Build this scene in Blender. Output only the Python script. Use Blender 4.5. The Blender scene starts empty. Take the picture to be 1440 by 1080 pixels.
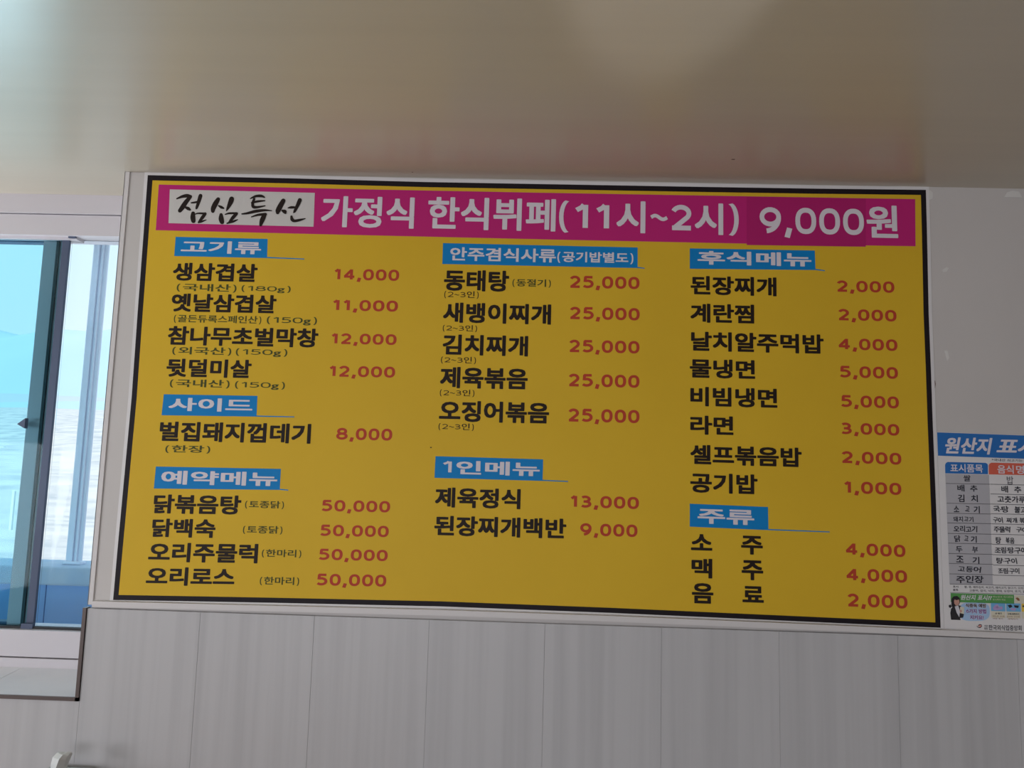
import bpy, math, random
from mathutils import Vector
random.seed(7)
sc = bpy.context.scene
COL = sc.collection

# ------------------------------------------------------------------ camera
CAM = Vector((1.061125, -2.0, 1.6))
YAW, PIT, ROL = -0.026081, 0.110412, 0.028243
FPX = 1082.0
fwd = Vector((math.sin(YAW)*math.cos(PIT), math.cos(YAW)*math.cos(PIT), math.sin(PIT)))
r0 = Vector((math.cos(YAW), -math.sin(YAW), 0)); u0 = r0.cross(fwd)
rgt = r0*math.cos(ROL) + u0*math.sin(ROL); up = rgt.cross(fwd)
cd = bpy.data.cameras.new('camera'); cam = bpy.data.objects.new('camera', cd); COL.objects.link(cam)
cd.sensor_width = 36; cd.lens = 36*FPX/1440; cd.clip_start = .02; cd.clip_end = 5000
from mathutils import Matrix
M4 = Matrix((rgt, up, -fwd)).transposed().to_4x4(); M4.translation = CAM
cam.matrix_world = M4
sc.camera = cam

def at(px, py, Y=0.0):
    """point of the vertical plane y = Y seen at a photo pixel"""
    d = fwd + rgt*((px-720)/FPX) - up*((py-540)/FPX)
    return CAM + d*((Y-CAM.y)/d.y)

# ------------------------------------------------------------------ light and exposure
sc.view_settings.view_transform = 'Standard'; sc.view_settings.look = 'None'
sc.view_settings.gamma = 1; sc.view_settings.use_curve_mapping = False
sc.view_settings.exposure = 0.22
W = bpy.data.worlds.new('sky'); sc.world = W; W.use_nodes = True
nt = W.node_tree; bgn = nt.nodes['Background']
tc = nt.nodes.new('ShaderNodeTexCoord'); sx = nt.nodes.new('ShaderNodeSeparateXYZ'); rp = nt.nodes.new('ShaderNodeValToRGB')
nt.links.new(tc.outputs['Generated'], sx.inputs[0]); nt.links.new(sx.outputs['Z'], rp.inputs[0]); nt.links.new(rp.outputs[0], bgn.inputs[0])
rp.color_ramp.elements[0].position = 0.0; rp.color_ramp.elements[0].color = (.80, .93, 1, 1)
rp.color_ramp.elements[1].position = 0.6; rp.color_ramp.elements[1].color = (.50, .80, 1, 1)
bgn.inputs[1].default_value = 1.0

def lamp(name, kind, loc, target, energy, color, **kw):
    l = bpy.data.lights.new(name, kind); l.energy = energy; l.color = color
    for k, v in kw.items(): setattr(l, k, v)
    o = bpy.data.objects.new(name, l); COL.objects.link(o); o.location = loc
    o.rotation_euler = (Vector(target)-Vector(loc)).to_track_quat('-Z', 'Y').to_euler()
    return o
lamp('sun', 'SUN', (0, -20, 30), (6, 0, 8), 3.25, (1, .93, .84), angle=.01)
lamp('window_daylight_beside', 'AREA', (-1.15, .15, 1.40), (-.95, -1.4, 2.7), 24, (.90, .96, 1), shape='RECTANGLE', size=1.1, size_y=.7)  # added area lamp in the recess out of view, strengthens this window's daylight
lamp('assumed_daylight_left', 'AREA', (-3.1, -2.4, 1.15), (0, -1.2, .6), 64, (.97, .95, 1), shape='RECTANGLE', size=2.6, size_y=1.1)  # added area lamp for an assumed window; the left wall built here is solid
lamp('assumed_daylight_back', 'AREA', (-.4, -5.3, 1.0), (.2, 0, .2), 44, (.92, .93, 1), shape='RECTANGLE', size=3.0, size_y=1.1)  # area lamp added before the closed back wall, daylight from there is assumed
lamp('ceiling_patch_spot', 'SPOT', (1.27, -3.4, 1.2), (1.27, -1.0, 2.377), 78, (.90, .92, 1), spot_size=.15, spot_blend=.45, shadow_soft_size=.03, use_square=True)  # added spot without a fixture, throws the pale patch onto the ceiling

# ------------------------------------------------------------------ materials
def mat(name, col, rough=.6, spec=.5, metal=0, noise=None, bump=None, alpha=None):
    """noise = (scale xyz, colour 2, lo, hi); bump = (scale xyz, distance)"""
    m = bpy.data.materials.new(name); m.use_nodes = True; t = m.node_tree; b = t.nodes['Principled BSDF']
    b.inputs['Base Color'].default_value = (*col, 1); b.inputs['Roughness'].default_value = rough
    b.inputs['Specular IOR Level'].default_value = spec; b.inputs['Metallic'].default_value = metal
    def tex(scale, detail=4):
        g = t.nodes.new('ShaderNodeNewGeometry'); mp = t.nodes.new('ShaderNodeMapping'); n = t.nodes.new('ShaderNodeTexNoise')
        mp.inputs['Scale'].default_value = scale; n.inputs['Scale'].default_value = 1; n.inputs['Detail'].default_value = detail
        t.links.new(g.outputs['Position'], mp.inputs[0]); t.links.new(mp.outputs[0], n.inputs[0]); return n
    if noise:
        n = tex(noise[0]); r = t.nodes.new('ShaderNodeValToRGB'); t.links.new(n.outputs[0], r.inputs[0])
        r.color_ramp.elements[0].position = noise[2]; r.color_ramp.elements[1].position = noise[3]
        r.color_ramp.elements[0].color = (*col, 1); r.color_ramp.elements[1].color = (*noise[1], 1)
        t.links.new(r.outputs[0], b.inputs['Base Color'])
    if bump:
        n = tex(bump[0], 2); bp = t.nodes.new('ShaderNodeBump'); bp.inputs['Distance'].default_value = bump[1]
        t.links.new(n.outputs[0], bp.inputs['Height']); t.links.new(bp.outputs[0], b.inputs['Normal'])
    return m
def glass(name, tint, gloss=.12, dust=0.0):
    m = bpy.data.materials.new(name); m.use_nodes = True; t = m.node_tree
    t.nodes.remove(t.nodes['Principled BSDF']); out = t.nodes['Material Output']
    tr = t.nodes.new('ShaderNodeBsdfTransparent'); tr.inputs[0].default_value = (*tint, 1)
    gl = t.nodes.new('ShaderNodeBsdfGlossy'); gl.inputs['Roughness'].default_value = .03
    fr = t.nodes.new('ShaderNodeFresnel'); fr.inputs[0].default_value = 1.18
    mx = t.nodes.new('ShaderNodeMixShader'); t.links.new(fr.outputs[0], mx.inputs[0])
    if dust:
        df = t.nodes.new('ShaderNodeBsdfDiffuse'); df.inputs[0].default_value = (.8, .85, .9, 1)
        g = t.nodes.new('ShaderNodeNewGeometry'); n = t.nodes.new('ShaderNodeTexNoise'); n.inputs['Scale'].default_value = 9
        ml = t.nodes.new('ShaderNodeMath'); ml.operation = 'MULTIPLY'; ml.inputs[1].default_value = dust*2
        t.links.new(g.outputs['Position'], n.inputs[0]); t.links.new(n.outputs[0], ml.inputs[0])
        m2 = t.nodes.new('ShaderNodeMixShader'); t.links.new(ml.outputs[0], m2.inputs[0])
        t.links.new(tr.outputs[0], m2.inputs[1]); t.links.new(df.outputs[0], m2.inputs[2]); t.links.new(m2.outputs[0], mx.inputs[1])
    else: t.links.new(tr.outputs[0], mx.inputs[1])
    t.links.new(gl.outputs[0], mx.inputs[2]); t.links.new(mx.outputs[0], out.inputs[0])
    return m
MT = dict(
    wall=mat('painted_wall', (.66, .635, .62), .55, bump=((6, 6, 6), .0015), noise=((1.5, 1.5, 1.5), (.61, .585, .57), .35, .7)),
    ceil=mat('ceiling_sheet', (.54, .485, .395), .30, .6, noise=((.7, 16, 4), (.52, .467, .38), .35, .65), bump=((2, 60, 1), .0002)),
    tile=mat('streaked_wall_panel', (.56, .56, .575), .38, .5, noise=((34, 34, .8), (.485, .485, .50), .40, .75)),
    grout=mat('grout', (.62, .62, .62), .9),
    plast=mat('white_plastic', (.72, .70, .70), .4),
    plast2=mat('window_plastic', (.66, .63, .67), .4),
    brown=mat('bronze_profile', (.115, .09, .085), .35, .5, .4),
    sill=mat('sill_tile', (.84, .85, .88), .10, .7, noise=((8, 8, 8), (.78, .80, .84), .4, .7)),
    floor=mat('floor_tile', (.36, .33, .30), .35, noise=((2, 2, 2), (.30, .27, .25), .3, .7)),
    sheet=mat('white_vinyl', (.80, .79, .80), .38),
    black=mat('black_print', (.014, .010, .014), .5, .18),
    yellow=mat('yellow_print', (.79, .51, .032), .5, .18, noise=((3, 3, 3), (.75, .48, .030), .3, .7), bump=((3.5, 3.5, 5), .004)),
    magenta=mat('magenta_print', (.57, .022, .20), .5, .18),
    magenta2=mat('magenta_patch', (.48, .018, .165), .5, .18),
    blue=mat('blue_print', (.005, .24, .62), .5, .18),
    white=mat('white_print', (.78, .74, .80), .5, .18),
    patch=mat('pale_patch', (.66, .65, .63), .45, .4),
    ink=mat('black_lettering', (.020, .012, .010), .5, .18),
    note=mat('dark_green_lettering', (.075, .085, .022), .5, .18),
    red=mat('red_lettering', (.52, .062, .032), .5, .18),
    pblue=mat('poster_blue', (.012, .16, .52), .4), pred=mat('poster_red', (.72, .13, .08), .4),
    pgrey=mat('poster_grey', (.50, .50, .54), .45), pwhite=mat('poster_white', (.74, .74, .80), .4),
    pline=mat('poster_rule', (.12, .12, .13), .5), pink=mat('marker_ink', (.022, .024, .04), .5),
    pgreen=mat('poster_green', (.10, .36, .09), .4), psky=mat('poster_pale_blue', (.42, .62, .88), .4),
    pmid=mat('poster_sky_blue', (.18, .48, .78), .4), ppurple=mat('poster_purple', (.20, .05, .33), .4),
    pyel=mat('poster_yellow', (.85, .60, .08), .4), skin=mat('printed_skin', (.62, .34, .27), .5),
    pcream=mat('poster_cream', (.75, .72, .58), .4), pbrown=mat('poster_brown', (.30, .13, .06), .4),
    plilac=mat('poster_lilac', (.50, .36, .66), .4), phair=mat('printed_black', (.018, .016, .022), .5),
    tape=mat('clear_tape', (.78, .77, .75), .25), scuff=mat('brown_scuff', (.16, .09, .07), .8),
    alum=mat('sash_green_grey', (.62, .42, .42), .5, .4, .1), dark=mat('sash_dark', (.085, .11, .18), .5, .3, .1),
    gask=mat('rubber_gasket', (.015, .017, .022), .6),
    post=mat('outside_post', (.80, .84, .97), .4, .5), para=mat('parapet_paint', (.33, .54, .90), .8, noise=((3, 3, 3), (.38, .58, .90), .3, .7)),
    cap=mat('parapet_cap', (.42, .54, .70), .8, noise=((12, 12, 12), (.55, .62, .72), .3, .7)),
    field=mat('dry_field', (.62, .58, .56), .95, noise=((.4, .8, .4), (.40, .40, .43), .40, .68)),
    hill=mat('far_hills', (.42, .54, .62), 1, 0), hazeg=mat('far_plain', (.47, .52, .57), 1, 0),  # distance haze is put into these pale bluish base colours
    tissue=mat('tissue_paper', (.82, .84, .84), .8), box=mat('grey_box', (.46, .52, .53), .35),
    boxin=mat('box_slot', (.05, .05, .05), .8), wood=mat('table_wood', (.36, .22, .12), .4, noise=((2, 30, 30), (.27, .15, .08), .3, .7)),
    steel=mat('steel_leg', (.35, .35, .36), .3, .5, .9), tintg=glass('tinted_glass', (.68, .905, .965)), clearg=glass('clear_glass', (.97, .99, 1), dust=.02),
)

# ------------------------------------------------------------------ object helpers
def link(name, me, m, parent=None, label=None, cat=None, group=None, kind=None):
    o = bpy.data.objects.new(name, me); COL.objects.link(o)
    if m is not None and me is not None and not me.materials: me.materials.append(MT[m])
    if parent: o.parent = parent
    if label: o['label'] = label
    if cat: o['category'] = cat
    if group: o['group'] = group
    if kind: o['kind'] = kind
    return o
def mesh(name, v, f):
    me = bpy.data.meshes.new(name); me.from_pydata([tuple(p) for p in v], [], f); me.update(); return me
def boxes(name, L, m, parent=None, bev=0, **kw):
    """L = list of (x0,x1,y0,y1,z0,z1)"""
    v, f = [], []
    for (a, b, c, d, e, g) in L:
        n = len(v); v += [(a, c, e), (b, c, e), (b, d, e), (a, d, e), (a, c, g), (b, c, g), (b, d, g), (a, d, g)]
        f += [tuple(n+i for i in q) for q in ((0, 3, 2, 1), (4, 5, 6, 7), (0, 1, 5, 4), (1, 2, 6, 5), (2, 3, 7, 6), (3, 0, 4, 7))]
    o = link(name, mesh(name, v, f), m, parent, **kw)
    if bev:
        b = o.modifiers.new('b', 'BEVEL'); b.width = bev; b.segments = 2
    return o
def empty(name, loc=(0, 0, 0), **kw):
    o = link(name, None, None, **kw); o.empty_display_size = .1
    o.location = loc; return o
def local(o, root):
    """keep world coordinates of a mesh under a root that has been moved"""
    o.matrix_parent_inverse = Matrix.Translation(-Vector(root.location)); return o

# ------------------------------------------------------------------ room (the setting)
D = .187; CZ = 2.377; XC = -.057; LZ = 1.221; LY = -.012
XL, XR, YB = -3.2, 3.6, -5.6
boxes('floor', [(XL-.2, XR+.2, YB-.2, .5, -.12, 0)], 'floor', kind='structure')
ceil = boxes('ceiling', [(XL-.2, XR+.2, YB-.2, .45, CZ+.012, CZ+.25)], 'plast', kind='structure')
seams = [XL-.2, -1.9, -.30, 1.05, 2.4, XR+.2]
for a, b in zip(seams, seams[1:]):
    boxes('ceiling_sheet', [(a, b, YB, .25, CZ, CZ+.012)], 'ceil', ceil)
boxes('wall_left', [(XL-.2, XL, YB, .4, 0, CZ)], 'wall', kind='structure')
boxes('wall_right', [(XR, XR+.2, YB, .4, 0, CZ)], 'wall', kind='structure')
boxes('wall_back', [(XL, XR, YB-.2, YB, 0, CZ)], 'wall', kind='structure')
wf = boxes('wall_front', [(XC+.004, XR, .0, .30, .0, CZ), (XL, XC+.004, .012, .30, 0, .985)], 'wall', kind='structure')
# outer skin of the house, over the window
boxes('wall_outside', [(XL, XR, .25, .45, CZ-.05, 3.6)], 'plast', kind='structure')
# lower wall panels, one by one
wl = boxes('wall_front_lower', [(XL, XR, LY+.0025, -.0005, 0, .98)], 'grout', kind='structure')
sp = .2915; x = XC+.0
k = -11
while True:
    a = XC+k*sp; b = a+sp
    if a > XR: break
    top = LZ-.004 if k >= 0 else .990
    v = [(max(a, XL)+.0006, LY, 0), (min(b, XR)-.0006, LY, 0)]
    o = boxes('wall_panel', [(max(a, XL)+.0003, min(b, XR)-.0003, LY+random.uniform(0, .0008), -.0005, 0, top)], 'tile', wl)
    k += 1
# ledge strip: bowed a little, follows the real one
def strip_poly(name, top, bot, y0, y1, m, parent, **kw):
    """ribbon between two pixel polylines, a real thickness y0..y1"""
    n = len(top); v = []
    for p, q in zip(top, bot):
        for (px, py) in (p, q):
            c = at(px, py, y0); v += [c, Vector((c.x, y1, c.z))]
    f = []
    for i in range(n-1):
        a = i*4; b = a+4
        f += [(a, b, b+1, a+1), (a+2, a+3, b+3, b+2), (a, a+2, b+2, b), (a+1, b+1, b+3, a+3)]
    f += [(0, 1, 3, 2), (n*4-4, n*4-2, n*4-1, n*4-3)]
    me = mesh(name, v, f)
    return link(name, me, m, parent, **kw)
TL = [(129, 853.5), (380, 859.8), (620, 865.8), (860, 874.2), (1100, 884.2), (1340, 894.8), (1500, 901.5), (1800, 914)]
strip_poly('ledge_strip', [(x_, y_-8) for x_, y_ in TL], TL, LY-.004, -.0002, 'plast', wl, label='white plastic strip capping the lower wall panels')
boxes('trim_1', [(XC-.006, XC+.008, -.004, -.0002, LZ+.004, CZ), (XC-.006, XC-.003, -.004, .02, LZ+.004, CZ)], 'plast', None, bev=.0008, kind='structure')
boxes('edge_profile', [(XC-.010, XC-.001, LY-.004, .004, .990, LZ-.002)], 'brown', wl, label='dark bronze edge profile, upright')
boxes('edge_profile', [(XL, XC-.001, LY-.004, .006, .990, .999)], 'brown', wl, label='dark bronze edge profile under the sill')
# ------------------------------------------------------------------ window
win = empty('window_1', (-.6, D, 1.6), kind='structure')
def wbox(name, L, m, **kw): return local(boxes(name, L, m, win, **kw), win)
xr = XC+.004
wbox('frame_head', [(XL, xr, D, D+.10, CZ-.058, CZ)], 'plast2')
wbox('frame_head_lip', [(XL, xr, D+.006, D+.10, CZ-.123, CZ-.061)], 'plast2')
wbox('head_track', [(XL, -.31, D+.022, D+.06, CZ-.131, CZ-.123)], 'plast2')
zb1 = at(60, 887, D).z; zb0 = at(60, 926, D).z; zs = at(60, 938, D).z
wbox('frame_bottom', [(XL, xr, D, D+.10, zb0+.003, zb1)], 'plast2')
wbox('frame_bottom_lip', [(XL, xr, D-.005, D+.09, zs-.01, zb0)], 'plast2')
wbox('bottom_track', [(XL, xr, D+.018, D+.03, zb1, zb1+.006)], 'gask')
wbox('frame_jamb', [(xr, xr+.05, D, D+.10, zs, CZ)], 'plast2')
YG = D+.045
def wx(px, py=540, Y=None): return at(px, py, YG if Y is None else Y).x
zt = CZ-.131
# reference columns measured at photo y = 660
s0, s1, s2, s3, s4 = wx(30, 660), wx(52, 660), wx(55, 660), wx(61, 660), wx(73.5, 660)
for dx in (0, -1.30):
    wbox('sash_stile', [(s0+dx, s1+dx, YG, YG+.014, zb1, zt)], 'alum', bev=.002)
    wbox('gasket', [(s1+dx-.002, s2+dx, YG-.006, YG+.02, zb1, zt)], 'gask')
    wbox('sash_edge', [(s2+dx, s3+dx, YG, YG+.012, zb1, zt)], 'alum')
    wbox('meeting_stile', [(s3+dx+.0005, s4+dx-.004, YG-.014, YG-.004, zb1, CZ-.125)], 'dark', bev=.0012)
wbox('sash_top_rail', [(XL, s0, YG, YG+.03, zt-.004, zt)], 'dark')
wbox('sash_bottom_rail', [(XL, s0, YG, YG+.03, zb1, zb1+.012)], 'dark')
wbox('tinted_pane', [(XL, s3, YG-.012, YG-.008, zb1, zt)], 'tintg')
wbox('clear_pane', [(s4-.012, xr, YG+.012, YG+.016, zb1, CZ-.123)], 'clearg')
a = at(104, 330, YG-.022); wbox('latch_stop', [(a.x-.012, a.x+.010, YG-.030, YG-.02, a.z-.012, a.z)], 'dark')
a = at(52, 882, YG-.022); wbox('roller_guide', [(s4-.03, s4+.004, YG-.03, YG-.02, zb1, zb1+.014)], 'dark')
# crescent handle, a wedge pointing left from the stile
h = at(37, 597, YG-.013); hx = at(37, 597, YG-.02).x
me = mesh('handle', [(hx-.021, YG-.03, h.z), (hx-.021, YG-.016, h.z+.004), (hx+.002, YG-.03, h.z+.018), (hx+.002, YG-.016, h.z+.018), (hx+.002, YG-.03, h.z-.012), (hx+.002, YG-.016, h.z-.012),
     (hx-.021, YG-.016, h.z-.004)], [(0, 2, 3, 1), (0, 4, 2), (0, 6, 5, 4), (1, 3, 5, 6), (2, 4, 5, 3), (0, 1, 6)])
local(link('handle', me, 'dark', win, label='small dark wedge shaped sash latch'), win)
# sill tiles, sloping a little towards the room
js = at(33, 938, D).x
for a, b in ((XL, js-1.2), (js-1.2, js-.6), (js-.6, js), (js, XC-.0015)):
    a += .0007; b -= .0007
    v = [(a, LY+.002, .999), (b, LY+.002, .999), (b, D+.005, zs-.001), (a, D+.005, zs-.001)]
    v += [(p[0], p[1], p[2]-.010) for p in v]
    o = link('sill_tile', mesh('sill_tile', v, [(0, 1, 2, 3), (4, 7, 6, 5), (0, 4, 5, 1), (1, 5, 6, 2), (2, 6, 7, 3), (3, 7, 4, 0)]), 'sill', win); local(o, win)
v = [(XL, .014, .985), (XC, .014, .985), (XC, D, .985), (XL, D, .985)]
# ------------------------------------------------------------------ outside
YP = .75
pz = at(92, 822, YP).z; pt = at(92, 798, YP-.04).z
par = empty('balcony_parapet', (-.9, YP, 0), label='pale blue parapet wall with a grey cap outside the window', cat='parapet')
px1 = wx(62, 860, YP)
for a, b in ((-5, px1-1.6), (px1-1.6, px1), (px1, px1+1.6)):
    local(boxes('wall_section', [(a+.002, b-.002, YP, YP+.12, -2.8, pz)], 'para', par), par)
local(boxes('cap', [(-5, px1+1.6, YP-.03, YP+.16, pz, pt)], 'cap', par, bev=.006), par)
pa, pb = wx(105, 660, YP+.05), wx(129, 660, YP+.05)
po = empty('balcony_post', ((pa+pb)/2, YP+.06, pt), label='pale blue grooved metal post standing on the parapet cap', cat='post')
w_ = (pb-pa)/2; 
local(boxes('post_shaft', [(pa, pb-.005, YP+.04, YP+.055, pt, 3.2)], 'post', po, bev=.006), po)
local(boxes('post_rib', [(pa+w_*.75, pa+w_*.95, YP+.033, YP+.04, pt, 3.2), (pa+w_*1.25, pa+w_*1.45, YP+.033, YP+.04, pt, 3.2)], 'post', po, bev=.002), po)
local(boxes('post_foot', [(pa-.006, pb, YP+.03, YP+.07, pt, pt+.012)], 'post', po, bev=.003), po)
# hillside field: rises away from the house; noise-shaped terrain
def terrain(name, m, x0, x1, ys, hf, n, label=None):
    v = []; f = []
    for j, yv in enumerate(ys):
        for i in range(n+1):
            xx = (x0+(x1-x0)*i/n)*(.3+yv/ys[-1]); v.append((xx, yv, hf(xx, yv)))
    for j in range(len(ys)-1):
        for i in range(n): a = j*(n+1)+i; f.append((a, a+1, a+n+2, a+n+1))
    me = mesh(name, v, f)
    for p in me.polygons: p.use_smooth = True
    return link(name, me, m, kind='structure')
terrain('ground_field', 'field', -260, 120, [2+i**1.7*.35 for i in range(60)], lambda x, y: -2.8+.075*y+.5*math.sin(y*.16+x*.02)+.22*math.sin(y*.5)+.2*math.sin(x*.13), 60)
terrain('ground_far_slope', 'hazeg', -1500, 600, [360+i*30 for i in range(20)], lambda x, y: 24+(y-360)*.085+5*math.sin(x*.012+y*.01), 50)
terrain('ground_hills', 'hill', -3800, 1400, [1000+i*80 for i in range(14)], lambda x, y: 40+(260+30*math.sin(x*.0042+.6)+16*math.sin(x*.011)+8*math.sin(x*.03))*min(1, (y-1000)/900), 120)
# field furniture seen small through the window: a few poles and a frame
def fieldpost(px, py0, py1, Y, r, label):
    b = at(px, py1, Y); t_ = at(px, py0, Y)
    boxes('field_pole', [(b.x-r, b.x+r, Y-r, Y+r, b.z-.6, t_.z)], 'plast', bev=r*.3, label=label, cat='pole')
fieldpost(17, 690, 722, 26, .05, 'white pole in the dry field, at the left of the dark window stile')
fieldpost(2, 628, 650, 70, .20, 'pale pole farthest off in the field, at the left picture edge')

# ------------------------------------------------------------------ lettering engine
EM = 1.0
CH = {}
def need(chars):
    new = [c for c in dict.fromkeys(chars) if c not in CH and c != ' ']
    if not new: return
    # one text object, one character per line, then cut apart by line
    cu = bpy.data.curves.new('glyph', 'FONT'); cu.size = 1; cu.resolution_u = 3; cu.space_line = 3; cu.body = '\n'.join(new)
    o = bpy.data.objects.new('glyph', cu); COL.objects.link(o)
    bpy.context.view_layer.update(); me = bpy.data.meshes.new_from_object(o.evaluated_get(bpy.context.evaluated_depsgraph_get()))
    for c in new: CH[c] = ([], [])
    row = {}
    for v in me.vertices:
        k = int(round((.3-v.co.y)/3.0)); k = min(max(k, 0), len(new)-1)
        c = new[k]; row[v.index] = (c, len(CH[c][0])); CH[c][0].append((v.co.x, v.co.y+3.0*k))
    for p in me.polygons:
        q = [row[i] for i in p.vertices]; CH[q[0][0]][1].append(tuple(i[1] for i in q))
    bpy.data.meshes.remove(me); bpy.data.objects.remove(o); bpy.data.curves.remove(cu)
def arc(cx, cy, rx, ry, a0, a1, n=18):
    return [(cx+rx*math.cos(math.radians(a0+(a1-a0)*i/n)), cy+ry*math.sin(math.radians(a0+(a1-a0)*i/n))) for i in range(n+1)]
def sup(cx, cy, rx, ry, n=28, p=.84):
    P = [(cx+rx*math.copysign(abs(math.cos(t))**p, math.cos(t)), cy+ry*math.copysign(abs(math.sin(t))**p, math.sin(t))) for t in [2*math.pi*i/n for i in range(n)]]
    return P+[P[0]]
DIG = {
 '0': (.46, [sup(.5, .5, .5, .5)]),
 '1': (.30, [[(.0, .80), (.42, .93), (.62, 1.06)], [(.75, 1.06), (.75, -.06)]]),
 '2': (.46, [arc(.46, .70, .48, .30, 160, -38, 16)+[(.10, .03)], [(-.08, 0), (1.06, 0)]]),
 '3': (.46, [arc(.40, .755, .47, .245, 140, -90, 14)+[(.2, .51)], [(.2, .51)]+arc(.40, .255, .56, .255, 90, -135, 16)]),
 '4': (.52, [[(.74, 1.0), (.0, .26)], [(-.08, .25), (1.08, .25)], [(.74, 1.06), (.74, -.06)]]),
 '5': (.46, [[(1.0, 1), (.06, 1)], [(.14, 1.04), (.10, .50)], arc(.40, .315, .58, .315, 118, -140, 18)]),
 '6': (.50, [arc(.52, .34, .48, .34, 0, 360, 22), arc(.80, .38, .76, .62, 180, 95, 12)]),
 '8': (.50, [arc(.5, .76, .42, .24, 0, 360, 20), arc(.5, .26, .5, .26, 0, 360, 22)]),
 '9': (.50, [arc(.48, .66, .48, .34, 0, 360, 22), arc(.20, .62, .76, .62, 0, -85, 12)]),
}
def ribbon(pts, rx, ry, V, F, ox, oy, dep=0):
    n0 = len(V); n = len(pts); closed = n > 3 and abs(pts[0][0]-pts[-1][0])+abs(pts[0][1]-pts[-1][1]) < 1e-6
    for i, (x_, y_) in enumerate(pts):
        if closed and i in (0, n-1): p, q = pts[n-2], pts[1]
        else: p, q = pts[max(i-1, 0)], pts[min(i+1, n-1)]
        dx, dy = q[0]-p[0], q[1]-p[1]; l = math.hypot(dx, dy) or 1; nx, ny = -dy/l, dx/l
        s = math.sqrt((rx*nx)**2+(ry*ny)**2) or 1; ax, ay = rx*rx*nx/s, ry*ry*ny/s
        V += [(x_+ax+ox, y_+ay+oy, dep), (x_-ax+ox, y_-ay+oy, dep)]
    for i in range(n-1): a = n0+2*i; F.append((a, a+1, a+3, a+2))
def layout(s, bx, by, track=1.0, jit=0.0, sh=0.0):
    """list of vertices/faces in em units for a string"""
    need(s_ for s_ in set(s) if s_ not in DIG and s_ not in '(),~· ')
    V, F, x_ = [], [], 0.0
    rnd = random.Random(s)
    px_, py_ = .036+bx*.95, .036+by*.8
    for c in s:
        v0 = len(V)
        if c == ' ': x_ += .30*track; continue
        if c in DIG:
            w, st = DIG[c]; H = .70-2*py_; w = w*1.05
            for q_, pl in enumerate(st):
                ribbon([(p[0]*w, p[1]*H) for p in pl], px_, py_, V, F, x_+px_+.035, py_-.0, q_)
            x_ += (w+2*px_+.075)*track
        elif c == ',':
            ribbon([(.10, .13), (.02, -.12)], px_*1.15, py_, V, F, x_+px_+.01, .02); x_ += (.17+2*px_)*track
        elif c == '·':
            V += [(x_+.08+.08*math.cos(k*1.0472), .3+.08*math.sin(k*1.0472), 0) for k in range(6)]; F.append(tuple(range(len(V)-6, len(V)))); x_ += .2
        elif c in '()':
            g = 1 if c == '(' else -1
            pl = [(.16-g*.17*math.cos(t_), .31+.50*math.sin(t_)) for t_ in [math.radians(-78+156*i/12) for i in range(13)]]
            ribbon(pl, px_*.85, py_*.5, V, F, x_+.05+(g < 0)*-.11, 0); x_ += .31*track
        elif c == '~':
            pl = [(.46*i/16, .32+.055*math.sin(i/16*2*math.pi)) for i in range(17)]
            ribbon(pl, px_*.8, py_*1.0, V, F, x_+.05, 0); x_ += .56*track
        else:
            gv, gf = CH[c]; hang = ord(c) >= 0xAC00
            vo = (0.0, 0.0) if (bx == 0 and by == 0) else None
            offs = [(0, 0)] if vo else [(bx*.9, by*.9), (-bx*.9, by*.9), (bx*.9, -by*.9), (-bx*.9, -by*.9), (bx, 0), (-bx, 0), (0, by), (0, -by), (0, 0)]
            for q_, (dx, dy) in enumerate(offs):
                n = len(V); V += [(p[0]+dx+x_, p[1]+dy, q_) for p in gv]; F += [tuple(n+i for i in q) for q in gf]
            x_ += (HADV if hang else (max(p[0] for p in gv)+.06))*track
        if jit:
            a = rnd.uniform(-jit, jit); sx_ = 1+rnd.uniform(-jit, jit); dy = rnd.uniform(-jit, jit)*.4
            mx_ = sum(p[0] for p in V[v0:])/max(1, len(V)-v0)
            for i in range(v0, len(V)):
                X, Y = V[i][0]-mx_, V[i][1]-.3
                V[i] = (mx_+sx_*(X*math.cos(a)-Y*math.sin(a)), .3+dy+X*math.sin(a)+Y*math.cos(a), V[i][2])
    if sh: V = [(p[0]+sh*p[1], p[1], p[2]) for p in V]
    return V, F
need('가갈개것게겸겹계고골공과구국기김껍꽃나낙날내냉누뉴는단닭덜데도독동돼된두뒷듀드든등라란럭로록료루류리림마막매맥먹메면명목무물미반밥방배백뱅벌법별볶부불뷔비빔사산살삼상새생선세셀소손쇠숙스시식신쌀씻안알앙야약어업에예옛오외요원육으음이인장절정제조종주중지집징찌찜참창척초추춧치콩키탕태토판페표품프하한해회후g*?!:.'); 
o_ = bpy.data.curves.new('g', 'FONT'); o_.body = '나나'; o_.size = 1; oo = bpy.data.objects.new('g', o_); COL.objects.link(oo)
bpy.context.view_layer.update(); me_ = bpy.data.meshes.new_from_object(oo.evaluated_get(bpy.context.evaluated_depsgraph_get()))
HADV = (max(v.co.x for v in me_.vertices)-min(v.co.x for v in me_.vertices)) - (max(p[0] for p in CH['나'][0])-min(p[0] for p in CH['나'][0]))
bpy.data.meshes.remove(me_); bpy.data.objects.remove(oo); bpy.data.curves.remove(o_)

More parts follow.
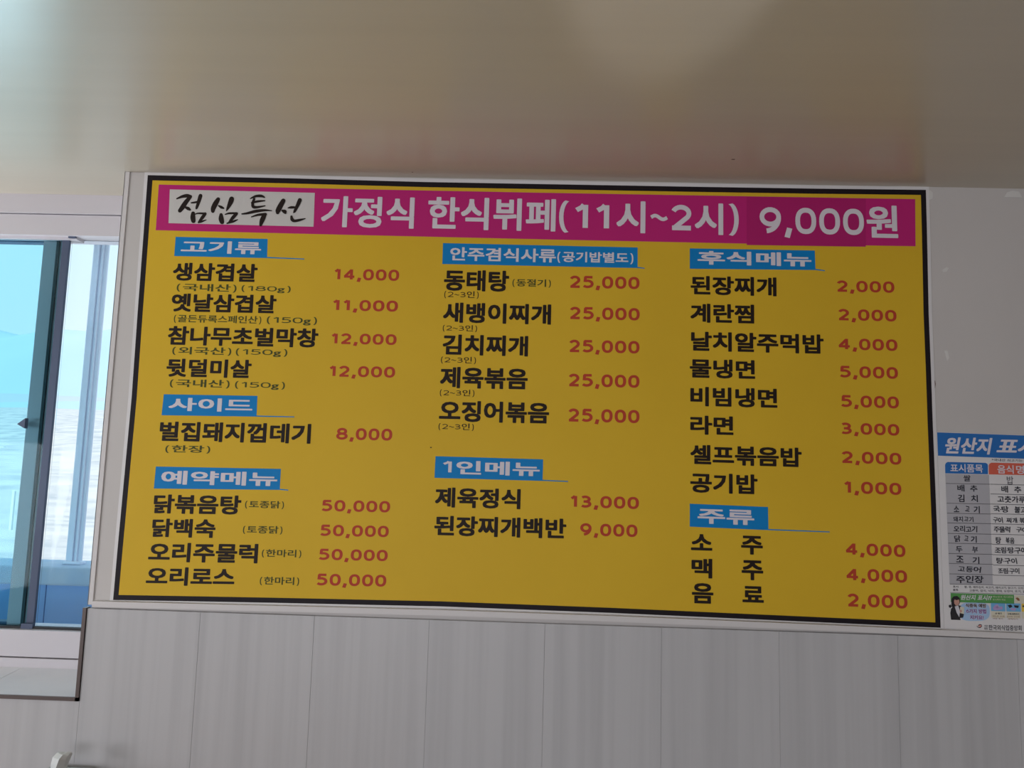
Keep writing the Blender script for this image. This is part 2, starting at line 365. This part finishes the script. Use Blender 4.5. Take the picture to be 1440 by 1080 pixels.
def slope(x_, y_):
    u = min(max((x_-230)/1000, 0), 1); v = min(max((y_-340)/420, 0), 1)
    top = .020+(.019-.020)*u; bot = .013+(.040-.013)*u
    return top+(bot-top)*v
Y0 = -.0012      # face of the banner sheet
def txt(name, s, xl, xr_, yt, yb, m, parent, b=(.028, .026), y=None, track=1.0, jit=0.0, sh=0.0, sl=None, label=None):
    V, F = layout(s, b[0], b[1], track, jit, sh)
    x0, x1 = min(p[0] for p in V), max(p[0] for p in V); z0, z1 = min(p[1] for p in V), max(p[1] for p in V)
    k = slope((xl+xr_)/2, yt) if sl is None else sl
    yy = Y0-.0010 if y is None else y
    A, B, C = at(xl, yt, yy), at(xr_, yt+k*(xr_-xl), yy), at(xl, yb, yy)
    H = A.z-C.z
    out = [(A.x+(B.x-A.x)*(p[0]-x0)/(x1-x0), yy-p[2]*.00003, A.z+(B.z-A.z)*(p[0]-x0)/(x1-x0)-H*(z1-p[1])/(z1-z0)) for p in V]
    # each overlapping copy a hair apart in depth, so that faces never coincide
    me = mesh(name, out, F)
    return link(name, me, m, parent, label=label or None)
def quad(name, P, m, parent, y, th=.0, **kw):
    """flat print: a polygon through pixel points on the plane y"""
    v = [at(px, py, y) for px, py in P]; n = len(v)
    f = [tuple(reversed(range(n)))]
    if th:
        v += [Vector((p.x, y+th, p.z)) for p in v[:n]]
        f += [tuple(range(n, 2*n))]+[(i, (i+1) % n, n+(i+1) % n, n+i) for i in range(n)]
    return link(name, mesh(name, v, f), m, parent, **kw)

# ------------------------------------------------------------------ the menu banner
ban = empty('menu_banner', label='large yellow menu banner with black border and magenta header on the wall', cat='banner')
OT = [(207.8, 246.3), (410, 250.8), (600, 256), (800, 259.5), (1000, 263), (1150, 265.3), (1302, 267)]
ORT = [(1303.7, 331), (1306, 442), (1309, 516), (1311.5, 590), (1317.5, 740)]
OB = [(1322.8, 882.8), (1100, 872.7), (860, 861.9), (620, 852.8), (380, 847.6), (270, 845.6), (159, 843.7)]
OL = [(165, 775), (172, 700), (178.5, 630), (185, 560), (193.5, 440), (201, 340)]
def inset(P, c=(740, 560), d=7):
    out = []; n = len(P)
    for i in range(n):
        a, b, e = P[i-1], P[i], P[(i+1) % n]
        def nrm(p, q):
            dx, dy = q[0]-p[0], q[1]-p[1]; l = math.hypot(dx, dy); return (-dy/l, dx/l)
        n1, n2 = nrm(a, b), nrm(b, e); k = 1+n1[0]*n2[0]+n1[1]*n2[1]
        out.append((b[0]+d*(n1[0]+n2[0])/k, b[1]+d*(n1[1]+n2[1])/k))
    return out
OUT = OT+ORT+OB+OL
quad('vinyl_sheet', inset(OUT, d=-4.6), 'sheet', ban, Y0, .0010, label='white vinyl backing sheet')
quad('black_border', OUT, 'black', ban, Y0-.0004)
quad('yellow_field', inset(OUT, d=7.2), 'yellow', ban, Y0-.0007)
L1, L2, L3, L4 = Y0-.0010, Y0-.0013, Y0-.0016, Y0-.0019
hb = quad('header_band', [(223.3, 259.5), (500, 266), (760, 271), (1050, 276), (1287, 280), (1287.5, 346.3), (1050, 342.6), (780, 337), (500, 330.5), (219, 323.7)], 'magenta', ban, L1)
quad('header_patch', [(1050, 276.6), (1217.5, 279.2), (1217.5, 347), (1050, 344.5)], 'magenta2', hb, L2, label='slightly darker magenta patch stuck over the old price')
pw = quad('header_card', [(238.8, 266.3), (442.7, 271.2), (440.9, 318.8), (237, 313.8)], 'patch', hb, L2, label='pale rectangle behind the brush lettering')
H = (.026, .024)
for s, a, b, c, d in (('가정식', 453.2, 583.5, 275.3, 319), ('한식뷔페', 602.8, 782, 276.7, 322), ('(', 786.7, 800.6, 281.7, 327.2), ('11', 809, 857, 285.8, 320.2), ('시', 867.2, 907.8, 282.5, 327.3),
                      ('~', 914.4, 939.4, 300.5, 310.6), ('2', 944.4, 972.2, 287.8, 323.6), ('시', 977, 1017, 285.5, 329.8), (')', 1024.5, 1038.8, 286, 331.5), ('9,000', 1068, 1214.5, 291, 334), ('원', 1218, 1262, 288.5, 334)):
    txt('header_lettering', s, a, b, c, d, 'white', hb, (H if s[0] not in '129' else (.036, .036)), L3, track=(1.05 if s == '11' else 1.02 if s == '9,000' else 1), label='white header lettering')
# brush lettering: strokes of changing width
def brush(S, name, m, parent, y, ox, oy, k, label, WID=1.0):
    V, F = [], []; D_ = [0]
    def disc(x_, z_, r, n=12):
        i0 = len(V); D_[0] += 1; V.extend([(x_+r*math.cos(2*math.pi*i/n), z_+r*math.sin(2*math.pi*i/n), D_[0]) for i in range(n)]); F.append(tuple(range(i0, i0+n)))
    for st in S:
        P = []
        n = len(st)
        for i in range(n-1):
            p0, p1, p2, p3 = st[max(i-1, 0)], st[i], st[i+1], st[min(i+2, n-1)]
            for j in range(6):
                t_ = j/6; P.append(tuple(.5*((2*p1[c])+(-p0[c]+p2[c])*t_+(2*p0[c]-5*p1[c]+4*p2[c]-p3[c])*t_*t_+(-p0[c]+3*p1[c]-3*p2[c]+p3[c])*t_**3) for c in range(3)))
        P.append(st[-1]); P = [(p[0], p[1], p[2]*WID) for p in P]
        n0 = len(V); D_[0] += 1
        for i, (x_, z_, r) in enumerate(P):
            p, q = P[max(i-1, 0)], P[min(i+1, len(P)-1)]; dx, dy = q[0]-p[0], q[1]-p[1]; l = math.hypot(dx, dy) or 1
            V += [(x_-dy/l*r, z_+dx/l*r, D_[0]), (x_+dy/l*r, z_-dx/l*r, D_[0])]
        for i in range(len(P)-1): a = n0+2*i; F.append((a, a+1, a+3, a+2))
        for e in (P[0], P[-1]): disc(e[0], e[1], max(e[2], .5)*.98)
    v = []
    for i, p in enumerate(V):
        q = at(ox+p[0]/k, oy+p[1]/k, y); v.append((q.x, y-.000012*p[2], q.z))
    return link(name, mesh(name, v, F), m, parent, label=label)
S = [[(122,127,5),(170,108,10),(215,100,13),(252,104,8)],[(248,108,12),(205,160,16),(175,205,17),(150,238,14)],[(200,205,7),(225,217,12),(243,228,8)],[(255,165,5),(285,162,7),(315,155,7)],
 [(340,100,14),(325,150,13),(305,210,9),(298,220,4)],[(272,262,14),(270,300,18),(275,332,16)],[(290,270,4),(320,262,6),(385,264,8)],[(383,266,11),(358,300,12),(328,340,8)],[(322,346,6),(350,338,7),(393,322,3)],
 [(503,132,14),(480,170,18),(458,215,17),(454,242,13)],[(508,192,5),(530,205,10),(553,215,6)],[(627,130,18),(615,165,17),(592,212,10),(578,240,3)],[(530,275,12),(530,310,18),(538,342,16)],
 [(568,272,4),(605,262,7),(675,262,8)],[(672,266,11),(640,300,12),(605,345,8)],[(585,354,5),(640,338,8),(683,320,3)],
 [(800,126,4),(850,105,9),(900,103,10),(930,115,5)],[(835,130,8),(822,165,10),(825,200,11),(860,206,9),(935,193,4)],[(812,166,6),(870,152,8),(933,146,4)],
 [(722,268,5),(770,262,8),(850,243,11),(930,234,8),(996,238,3)],[(810,295,4),(870,277,8),(938,271,11)],[(930,278,14),(908,325,17),(893,372,9)],
 [(1103,145,15),(1078,190,18),(1055,235,18),(1050,255,13)],[(1095,238,8),(1115,248,15),(1120,258,9)],[(1147,213,4),(1175,208,9),(1213,208,7)],
 [(1255,140,14),(1238,180,13),(1208,242,9),(1196,257,3)],[(1178,292,8),(1184,318,12),(1205,332,10),(1250,325,9),(1305,311,3)]]
brush(S, 'brush_lettering', 'ink', pw, L3, 230, 260, 6.545, 'black brush lettering on the pale card', 1.3)

# blue section tabs: corners tl tr br bl, rule end, then lettering
TABS = [
 ([(247, 333), (376.4, 336), (375.6, 361.6), (245, 359.4)], (428, 363.6), [('고기류', 255.3, 367.8, 338, 355.5)]),
 ([(230.3, 554.4), (362, 556.7), (360.8, 584.6), (227.2, 583.3)], (413.9, 585.6), [('사이드', 237.8, 355.8, 559, 577.6)]),
 ([(219.2, 656), (395, 659.4), (393.4, 687.6), (216.4, 686.4)], (405.3, 688.6), [('예약메뉴', 227.5, 390.6, 661.5, 681)]),
 ([(623, 341.8), (896.7, 348), (896.7, 375.6), (622, 370.6)], (906.4, 376.6), [('안주겸식사류', 633.5, 782, 347.3, 366.3), ('(공기밥별도)', 784, 890.8, 353.4, 369.6)]),
 ([(612.4, 641.5), (763.8, 646), (763, 675), (611, 671.3)], (798.7, 676.4), [('1', 623, 635.5, 648, 664), ('인메뉴', 642, 759.3, 647.6, 667)]),
 ([(970, 349.3), (1145.8, 352.3), (1146.8, 378.4), (970, 377.3)], (1160, 380), [('후식메뉴', 981, 1140.8, 352.5, 371.8)]),
 ([(970, 708.3), (1080, 713), (1080.7, 744.2), (970, 740)], (1166.8, 747.4), [('주류', 981, 1060.6, 715, 736)]),
]
for q, e, tx in TABS:
    t_ = quad('section_tab', q, 'blue', ban, L1)
    dy = 1.3
    quad('tab_rule', [(q[3][0], q[3][1]-.3), (q[2][0], q[2][1]-.3), e, (e[0], e[1]+dy), (q[2][0], q[2][1]+dy), (q[3][0], q[3][1]+.6)], 'blue', t_, L1-.0001)
    for (s, a, b, c, d) in tx:
        bw = (.030, .026) if len(s) < 5 else (.024, .024)
        txt('tab_lettering', s, a, b, c, d, 'white', t_, bw, L2, label='white lettering on the blue tab')
BB = (.034, .032)
DISH = [('생삼겹살',244.2,362.8,369,394.5),('옛날삼겹살',242.2,389.4,412.3,438),('참나무초벌막창',237.2,448.3,458.3,485),('뒷덜미살',235,354.4,504,529.8),
 ('벌집돼지껍데기',225.6,438,592.5,620.3),('닭볶음탕',217.2,340,695,722),('닭백숙',215,304,729,755.3),('오리주물럭',210,363.6,762.6,790),('오리로스',206.7,330.8,797,823),
 ('동태탕',625,716.2,379,408.7),('새뱅이찌개',623.6,775.3,425,453.5),('김치찌개',623,743,470,498.8),('제육볶음',619.5,742.5,515.5,545.3),('오징어볶음',618.2,772.6,562.8,592.5),
 ('제육정식',612.4,732.4,685,713.2),('된장찌개백반',611.3,796.6,724.8,753),
 ('된장찌개',971,1091.8,387.7,414.2),('계란찜',970.8,1060.5,426.5,453.3),('날치알주먹밥',971.8,1158,466,493.3),('물냉면',970,1061.8,504.3,531),('비빔냉면',970.8,1093,543.5,570.8),
 ('라면',970.7,1031.3,584,610.7),('셀프볶음밥',970.7,1127.2,625,652.5),('공기밥',970.7,1065.2,664.5,692.5),
 ('소',971.6,1001.7,750.6,773.5),('주',1042,1072.6,753,779.4),('맥',972.4,1001.7,785,812.6),('주',1042.8,1073.2,787.4,815.4),('음',973,1003.2,819.5,848.2),('료',1044,1074,823.8,846.7)]
for s, a, b, c, d in DISH: txt('dish_name', s, a, b, c, d, 'ink', ban, BB, L1, label='black lettering reading '+s)
NOTE = [('(국내산)',249,333,398.5,410),('(180g)',340,409,400.8,411.2),('(골든듀록스페인산)',245,367.8,442.3,454),('(150g)',375.6,446,444.5,456.5),('(외국산)',242.8,325.6,487.3,499),('(150g)',332,404.4,489.6,501),
 ('(국내산)',239.4,323.3,533,545),('(150g)',330.8,401,535.8,547.3),('(한장)',233,296,625.8,637),('(토종닭)',345,399.7,703.8,715.2),('(토종닭)',342,397.5,739,750.8),('(한마리)',368.6,424,772.3,784),('(한마리)',365.8,421,810.8,823),
 ('(동절기)',720.8,774.8,392,403.6)]
for s, a, b, c, d in NOTE: txt('dish_note', s, a, b, c, d, 'note', ban, (.020, .017), L1, label='small dark green note reading '+s)
for a, b, c, d in ((625,673.3,408.8,419.4),(622.8,671,456.5,466.2),(620.3,669.5,501,511.2),(618.7,667.3,547.2,557.4),(616.9,666.5,594.7,605)):
    txt('dish_note', '(2~3인)', a, b, c, d, 'ink', ban, (.012, .010), L1, label='small black note reading (2~3인)')
PR = [('14,000',470.6,561.7,377.5,396),('11,000',468.6,560,421,439.2),('12,000',466.4,558,468.3,486),('12,000',463.6,556,513.9,532),('8,000',473.3,552,601.5,621),('50,000',453,549,702.8,721.5),('50,000',451,547,737.6,756.3),
 ('50,000',449,545.6,771.5,790),('50,000',446,543.6,806.5,826),('25,000',801.6,899.4,387.5,407.6),('25,000',801.6,899.7,431.3,451.6),('25,000',800.8,899.4,477.5,498),('25,000',800,899.4,525.3,546.2),('25,000',799.5,899.4,574.2,595.8),
 ('13,000',802.5,898.6,696.2,716.2),('9,000',816,896.5,735.5,756),('2,000',1176.8,1257.5,394.2,412.8),('2,000',1178.8,1260.5,434.2,453),('4,000',1178.8,1261.8,475.3,494.3),('5,000',1180.8,1262.5,514.2,533.4),('5,000',1182.5,1263.8,555.3,575),
 ('3,000',1183.2,1264.4,594,613),('2,000',1183.5,1267.3,634.2,653.7),('1,000',1187,1267.3,676.3,696.3),('4,000',1189,1273,763,783.2),('4,000',1189.8,1275.4,798.8,819.2),('2,000',1191.8,1275.9,834.4,855.8)]
for s, a, b, c, d in PR: txt('price', s, a, b, c, d, 'red', ban, (.056, .044), L1, track=1.06, label='dark red price reading '+s)
quad('ink_speck', [(605, 628.5), (607, 628.5), (607, 630), (605, 630)], 'ink', ban, L1, label='tiny dark speck on the yellow')

# ------------------------------------------------------------------ the origin notice at the right
PO = empty('origin_notice', label='white notice sheet with blue title strip right of the menu banner', cat='poster')
P0 = -.0010
def pq(name, P, m, parent=PO, l=1, **kw): return quad(name, P, m, parent, P0-.0003*l, **kw)
PS = .036
def rect(x0, y0, x1, y1, lean=0.0, s=PS):
    """rectangle given by its left edge top/bottom, right x"""
    return [(x0, y0), (x1, y0+s*(x1-x0)), (x1+lean, y1+s*(x1-x0)), (x0+lean, y1)]
XE = 1650
quad('paper', rect(1317.2, 607.6, XE, 889, 11), 'sheet', PO, P0, .0008)
tb = pq('title_strip', rect(1317.8, 608, XE-2, 640.8, 1.3), 'pblue')
txt('title_lettering', '원산지', 1328.8, 1395.6, 614.6, 638.0, 'white', tb, (.036, .030), P0-.0006, sh=.22, sl=.02, label='white slanted title lettering')
txt('title_lettering', '표시', 1400.3, 1461, 616, 638.5, 'white', tb, (.036, .030), P0-.0006, sh=.22, sl=.02, label='white slanted title lettering')
txt('small_print', '*국내산 쇠고기는 국내산과', 1394.5, 1462, 644.8, 648.6, 'pink', PO, (.01, .01), P0-.0003, sl=.025)
def tabp(x0, y0, x1, y1, m):
    P = [(x0+.3, y1), (x0, y0+4), (x0+1.2, y0+1.4), (x0+4, y0), (x1-3, y0+PS*(x1-x0)*.6), (x1-.6, y0+1.6+PS*(x1-x0)*.6), (x1, y0+4+PS*(x1-x0)*.6), (x1, y1+PS*(x1-x0)*.6)]
    return pq('column_head', P[::-1][::-1], m)
c1 = tabp(1329, 649.6, 1389.3, 665.6, 'pblue'); c2 = tabp(1390.3, 650.6, 1462, 667, 'pred'); c3 = tabp(1463, 653, 1640, 669.5, 'pblue')
txt('column_lettering', '표시품목', 1336.2, 1381.8, 652.2, 663.8, 'white', c1, (.018, .018), P0-.0006, sl=.02)
txt('column_lettering', '음식', 1402.3, 1425.2, 653.8, 665.8, 'white', c2, (.018, .018), P0-.0006, sl=.02)
txt('column_lettering', '명', 1428.6, 1440, 654.5, 666.3, 'white', c2, (.018, .018), P0-.0006, sl=.02)
pq('item_column', [(1329.3, 666), (1390.8, 667.6), (1396.2, 822.6), (1335.5, 820.8)], 'pgrey')
def rule(x0, y0, x1, y1, w=.75): return pq('table_rule', [(x0, y0), (x1, y1), (x1, y1+w), (x0, y0+w)], 'pline', l=2)
SLW = .024
rows = [679.4, 707.3, 721.3, 734.9, 749.7, 763.4, 778, 792, 806.6, 820.9]
for y_ in rows:
    xa = 1329.5+(y_-666)*.04; rule(xa, y_, xa+62, y_+1.2)
for y_ in [680.5, 694.2, 708.4, 722, 736.2, 750.8, 765, 779.6, 794.2, 808.4, 822.4]:
    xa = 1392+(y_-666)*.035; rule(xa, y_, 1640, y_+(1640-xa)*SLW)
T1 = (.022, .022); T2 = (.004, .004)
PT = [('쌀',1354.6,1364.6,668,676.8,T1),('배',1346,1356,681.6,691,T1),('추',1364,1374.3,682.2,691.3,T1),('김',1347,1356,695.3,705.8,T1),('치',1365.4,1374.8,696,706,T1),
 ('밥',1415.6,1424.8,669.6,681,(.0,.0)),('배',1407.9,1417.3,683,692.6,T1),('추',1426,1436,683.8,693,T1),('고춧가루',1402.4,1442,697.2,706.6,T1)]
HW = [('소',1341,1348.6,711,720.2),('고',1357,1363,711.3,719.6),('기',1369,1377.6,711.5,721.6),('돼지고기',1340.6,1368.8,726,733.6),('오리고기',1340.6,1374.3,738.9,748),('닭',1341.5,1350.4,752.4,762),('고',1355.6,1361.5,753,761),('기',1365,1373.3,753.6,763),
 ('두',1344,1353.3,768,776.7),('부',1366.7,1374.8,768.3,777.3),('조',1344.4,1354.8,781.3,791),('기',1367.4,1377,783,792.7),('고등어',1346.7,1380,796,805),('주인장',1344.4,1383,809,820),
 ('국·탕',1396.6,1418,711,720.4),('불고기',1426.4,1449,711.8,721.6),('구이',1396.4,1410.4,727,735.3),('찌개',1415,1430.4,727.6,735.6),('볶음',1433.6,1449,728,736),
 ('주물럭',1397.3,1420.8,740,748.8),('구이',1429,1445,741,748.8),('탕',1400,1407.6,755.2,764.6),('볶음',1414,1426.4,755.5,764.5),('조림·탕·구이',1398.5,1443,768.4,778),('탕·구이',1400.7,1430.4,784,792.6),('조림·구이',1403.7,1433.4,798.3,806.8)]
for s, a, b, c, d, w_ in PT: txt('printed_entry', s, a, b, c, d, 'pink', PO, w_, P0-.0006, sl=.02)
for s, a, b, c, d in HW: txt('handwritten_entry', s, a, b, c, d, 'pink', PO, (.026, .022), P0-.0006, jit=.13, sl=.02)
txt('small_print', '표시', 1340, 1347.4, 823.4, 826.4, 'pink', PO, (.012, .012), P0-.0003, sl=.02)
txt('small_print', '품목', 1340, 1347.4, 828, 831, 'pink', PO, (.012, .012), P0-.0003, sl=.02)
txt('small_print', '쌀, 콩, 배추김치, 쇠고기, 돼지고기, 닭고기, 오리고기', 1356, 1446, 823.6, 827, 'pink', PO, (.006, .006), P0-.0003, sl=.022)
txt('small_print', '고등어, 갈치, 낙지, 명태, 오징어, 조기, 꽃게', 1363, 1446, 828.6, 832, 'pink', PO, (.006, .006), P0-.0003, sl=.022)
rule(1336.2, 833, 1640, 833+303*SLW, .5)
# lower picture strip
gb = pq('green_strip', rect(1336.8, 834, 1426, 846.6, .3, .028), 'pgreen')
txt('green_strip_lettering', '원산지 표시??', 1351, 1394.6, 836.2, 843.6, 'white', gb, (.03, .026), P0-.0006, sh=.2, sl=.02, label='white slanted lettering')
txt('green_strip_lettering', '메뉴판과 게시판에', 1396, 1424, 837.8, 840.4, 'pcream', gb, (.0, .0), P0-.0006, sl=.02)
txt('green_strip_lettering', '표시해야 해요', 1396, 1414, 841.8, 844.4, 'pcream', gb, (.0, .0), P0-.0006, sl=.02)
bx_ = pq('notice_box', rect(1426.8, 837.2, 1500, 848, .3, .028), 'pcream')
quad('box_icon', [(1428, 841), (1431, 840), (1433.5, 842), (1434, 845), (1431, 844.5)], 'pbrown', bx_, P0-.0006)
bl = pq('speech_cloud', [(1370.5+21.5*(abs(math.cos(t_))**.6)*(1 if math.cos(t_) > 0 else -1), 860+13.3*(abs(math.sin(t_))**.7)*(1 if math.sin(t_) > 0 else -1)) for t_ in [i*math.pi/16 for i in range(32)]], 'psky')
for s, a, b, c, d, m in (('식중독 예방', 1357.8, 1386.8, 848.6, 854.2, 'ink'), ('6가지 방법', 1358.6, 1386.6, 856, 862.4, 'ppurple'), ('지키요!', 1364, 1383, 865, 871.2, 'ppurple')):
    txt('cloud_lettering', s, a-.5, b+.5, c-.4, d+.4, 'white', bl, (.085, .08), P0-.0006, sl=.02)
    txt('cloud_lettering', s, a, b, c, d, m, bl, (.028, .026), P0-.0009, sl=.02)
# printed figure of a woman in a dark suit
wm = pq('printed_woman', [(1337.5, 871.5), (1336.4, 862), (1337.5, 856), (1341.5, 852), (1346, 850.5), (1351, 852), (1354, 857), (1355.5, 864), (1354.5, 868.5), (1350, 869), (1350.8, 872)], 'phair', l=2, label='printed woman in a dark suit holding a sheet')
for nm, P, m, l in (('hair', [(1337.8, 850), (1338.2, 842), (1341, 838.6), (1346, 838), (1349.6, 841), (1350.2, 847), (1348, 851), (1343, 853), (1339, 854)], 'phair', 3),
                    ('hair_curl', [(1334, 851.5), (1336.5, 850), (1338.5, 852.5), (1336.5, 855), (1334.5, 854)], 'phair', 3),
                    ('shirt', [(1342, 851.5), (1347.5, 851.5), (1350, 859), (1349, 868), (1345.5, 862)], 'pwhite', 3),
                    ('face', [(1341.6, 845), (1342.5, 842.8), (1345, 844), (1348.6, 843), (1349.3, 847), (1347.5, 851), (1344.5, 851.8), (1342, 849)], 'skin', 4),
                    ('held_sheet', [(1350.2, 853), (1356, 854), (1355.4, 863.5), (1349.8, 862)], 'pcream', 4),
                    ('hand', [(1349.3, 858), (1352.2, 857.4), (1353, 860), (1350.6, 862)], 'skin', 5)):
    quad(nm, P, m, wm, P0-.0003*l)
for i, (a, b, m) in enumerate(((1393.3, 1413.6, 'pmid'), (1414.8, 1435.2, 'pmid'), (1436.4, 1457, 'pyel'))):
    y_ = 847.6+i*.55
    t_ = pq('picture_tile', rect(a, y_, b, y_+11.6, .4, .028), m)
    pq_ = lambda P, mm: quad('tile_picture', P, mm, t_, P0-.0006)
    if i == 0:
        pq_([(a+3, y_+7), (a+6, y_+3), (a+10, y_+2), (a+11, y_+6), (a+16, y_+5), (a+17, y_+9), (a+9, y_+10.5), (a+4, y_+10)], 'plilac'); pq_([(a+8, y_+4), (a+12, y_+4.5), (a+11, y_+8), (a+7, y_+7)], 'pcream')
    elif i == 1:
        pq_([(a+2, y_+3), (a+7, y_+2), (a+9, y_+5), (a+5, y_+7)], 'phair'); pq_([(a+11, y_+3), (a+18, y_+3.4), (a+17, y_+7), (a+12, y_+6)], 'phair'); pq_([(a+6, y_+7), (a+14, y_+7), (a+13, y_+10.5), (a+7, y_+10)], 'plilac')
    else:
        pq_([(a+1, y_+3), (a+6, y_+2.2), (a+7, y_+4.4), (a+2, y_+5)], 'phair')
    pq('tile_caption_strip', rect(a+.4, y_+11.8, b, y_+21, .3, .028), 'pcream')
for s, a, b, y_ in (('손 씻기', 1399.5, 1408.5, 861.2), ('구매·세척하기', 1417, 1433, 862)):
    txt('tile_caption', s, a, b, y_, y_+2.8, 'pink', PO, (.014, .014), P0-.0006, sl=.02)
for s, a, b, y_ in (('비누로 30초', 1396, 1412.6, 865.2), ('이상 씻기', 1396, 1410, 868.6), ('신선한 것으로', 1416, 1434, 865.8), ('세척하기', 1417, 1431, 869.2)):
    txt('tile_caption', s, a, b, y_, y_+2.3, 'pbrown', PO, (.0, .0), P0-.0006, sl=.02)
brush([[(0, 8, 1.2), (6, 14, 1.6), (16, 15, 1.8), (24, 8, 1.0)], [(6, 7, 1.0), (12, 1, 1.5), (21, 2, 1.5), (22, 7, 1.0)]], 'footer_emblem', 'phair', PO, P0-.0004, 1373.8, 878, 3.4, 'small round swirl emblem')
brush([[(9, 10, 1.2), (12, 5, 1.6), (18, 6, 1.6), (18, 11, 1.3), (12, 12, 1.2)]], 'footer_emblem', 'pred', PO, P0-.0005, 1373.8, 878, 3.4, 'red inner curl of the emblem')
txt('footer_small', '사단', 1384, 1389, 878.6, 881.6, 'pink', PO, (.01, .01), P0-.0003, sl=.02)
txt('footer_small', '법인', 1384, 1389, 882.3, 885.3, 'pink', PO, (.01, .01), P0-.0003, sl=.02)
txt('footer_lettering', '한국외식업중앙회', 1390.2, 1436.5, 878.6, 886, 'pink', PO, (.016, .016), P0-.0003, sl=.022)
# ------------------------------------------------------------------ tape scraps and scuffs on the wall
def scrap(P, lab, m='tape', name='tape_scrap', cat='tape'): quad(name, P, m, None, -.0009, .0008, label=lab, cat=cat)
scrap([(1303.5, 268.3), (1308.5, 267.5), (1312, 271), (1311.5, 279), (1307.5, 281), (1304, 279)], 'clear tape scrap at the top right corner of the menu banner')
scrap([(1412, 277), (1416, 270.5), (1424, 268), (1433, 269.5), (1437.5, 277.6), (1425, 277)], 'whitish torn tape under the ceiling near the right picture edge')
scrap([(1325, 379.5), (1331, 375.5), (1334.5, 377), (1331, 382), (1326, 383)], 'small pale tape fleck on the wall right of the magenta header')
scrap([(1328.5, 493), (1332.5, 493), (1335, 503), (1332.5, 507.5), (1330, 500)], 'narrow pale tape fleck on the wall above the blue-titled notice')
scrap([(1312.6, 536.5), (1315, 535), (1315.8, 540), (1314.8, 546.5), (1312.8, 544)], 'small brown scuff at the right edge of the menu banner', 'scuff', 'wall_scuff', 'scuff')
# small nicks in the ceiling sheet
def nick(px, py, w):
    d = fwd+rgt*((px-720)/FPX)-up*((py-540)/FPX); p = CAM+d*((CZ-CAM.z)/d.z)
    local(boxes('ceiling_nick', [(p.x-w, p.x+w, p.y-w*.4, p.y+w*.4, CZ-.0008, CZ+.001)], 'scuff', ceil), ceil)
nick(1031, 224, .004); nick(580, 242, .002)
# ------------------------------------------------------------------ table and tissue box at the bottom left
bt = at(98, 1077.8, -.03); BZ = bt.z
tz = BZ-.095
tab = empty('dining_table', (.2, -.42, 0), label='wooden table against the wall carrying the tissue box, below the picture', cat='table')
def tpart(n, L, m, bev=0): return local(boxes(n, L, m, tab, bev=bev), tab)
tpart('tabletop', [(-.45, .75, -.80, -.025, tz-.03, tz)], 'wood', .004)
for a in (-.40, .66):
    for b in (-.76, -.11): tpart('leg', [(a, a+.045, b, b+.045, 0, tz-.03)], 'steel', .004)
tpart('apron', [(-.36, .66, -.75, -.735, tz-.10, tz-.03), (-.36, .66, -.09, -.075, tz-.10, tz-.03)], 'steel')
x0, x1 = at(67, 1076, -.04).x, at(127.5, 1079, -.04).x
yb0, yb1 = -.235, -.030
tb_ = empty('tissue_box', ((x0+x1)/2, -.13, tz), label='grey tissue box with a white tissue standing out, by the wall corner', cat='tissue box')
local(boxes('box_body', [(x0, x1, yb0, yb1, tz, BZ)], 'box', tb_, bev=.004), tb_)
xm = at(92, 1079, -.07).x
local(boxes('slot', [(xm-.012, xm+.012, yb0+.04, yb1-.025, BZ, BZ+.0006)], 'boxin', tb_), tb_)
# tissue: a folded sheet, grid with folds
TP = [[(70.5, 1082), (71.5, 1074), (74, 1065), (80, 1058.5), (88, 1056.8), (95, 1057.5)],
      [(78, 1083), (80, 1076), (83, 1068), (88, 1061.5), (93, 1058.5), (98, 1056.8)],
      [(88, 1084), (90, 1076), (92.5, 1069), (95.5, 1063), (98.5, 1059), (100.5, 1057.8)],
      [(92, 1084), (94.5, 1078), (96.5, 1072), (99.5, 1066), (101, 1062), (102, 1059.6)]]
TY = [[-.10, -.105, -.10, -.085, -.072, -.07], [-.12, -.125, -.125, -.11, -.09, -.08], [-.10, -.10, -.105, -.10, -.085, -.08], [-.085, -.08, -.08, -.082, -.08, -.078]]
v = []; f = []
for i, row in enumerate(TP):
    for j, (a, b) in enumerate(row): v.append(at(a, b, TY[i][j]))
for i in range(3):
    for j in range(5): q = i*6+j; f.append((q, q+6, q+7, q+1))
o = link('tissue', mesh('tissue', v, f), 'tissue', tb_, label='white crumpled tissue'); local(o, tb_)
s_ = o.modifiers.new('s', 'SUBSURF'); s_.levels = s_.render_levels = 1; s_.subdivision_type = 'SIMPLE'
th = o.modifiers.new('t', 'SOLIDIFY'); th.thickness = .0012
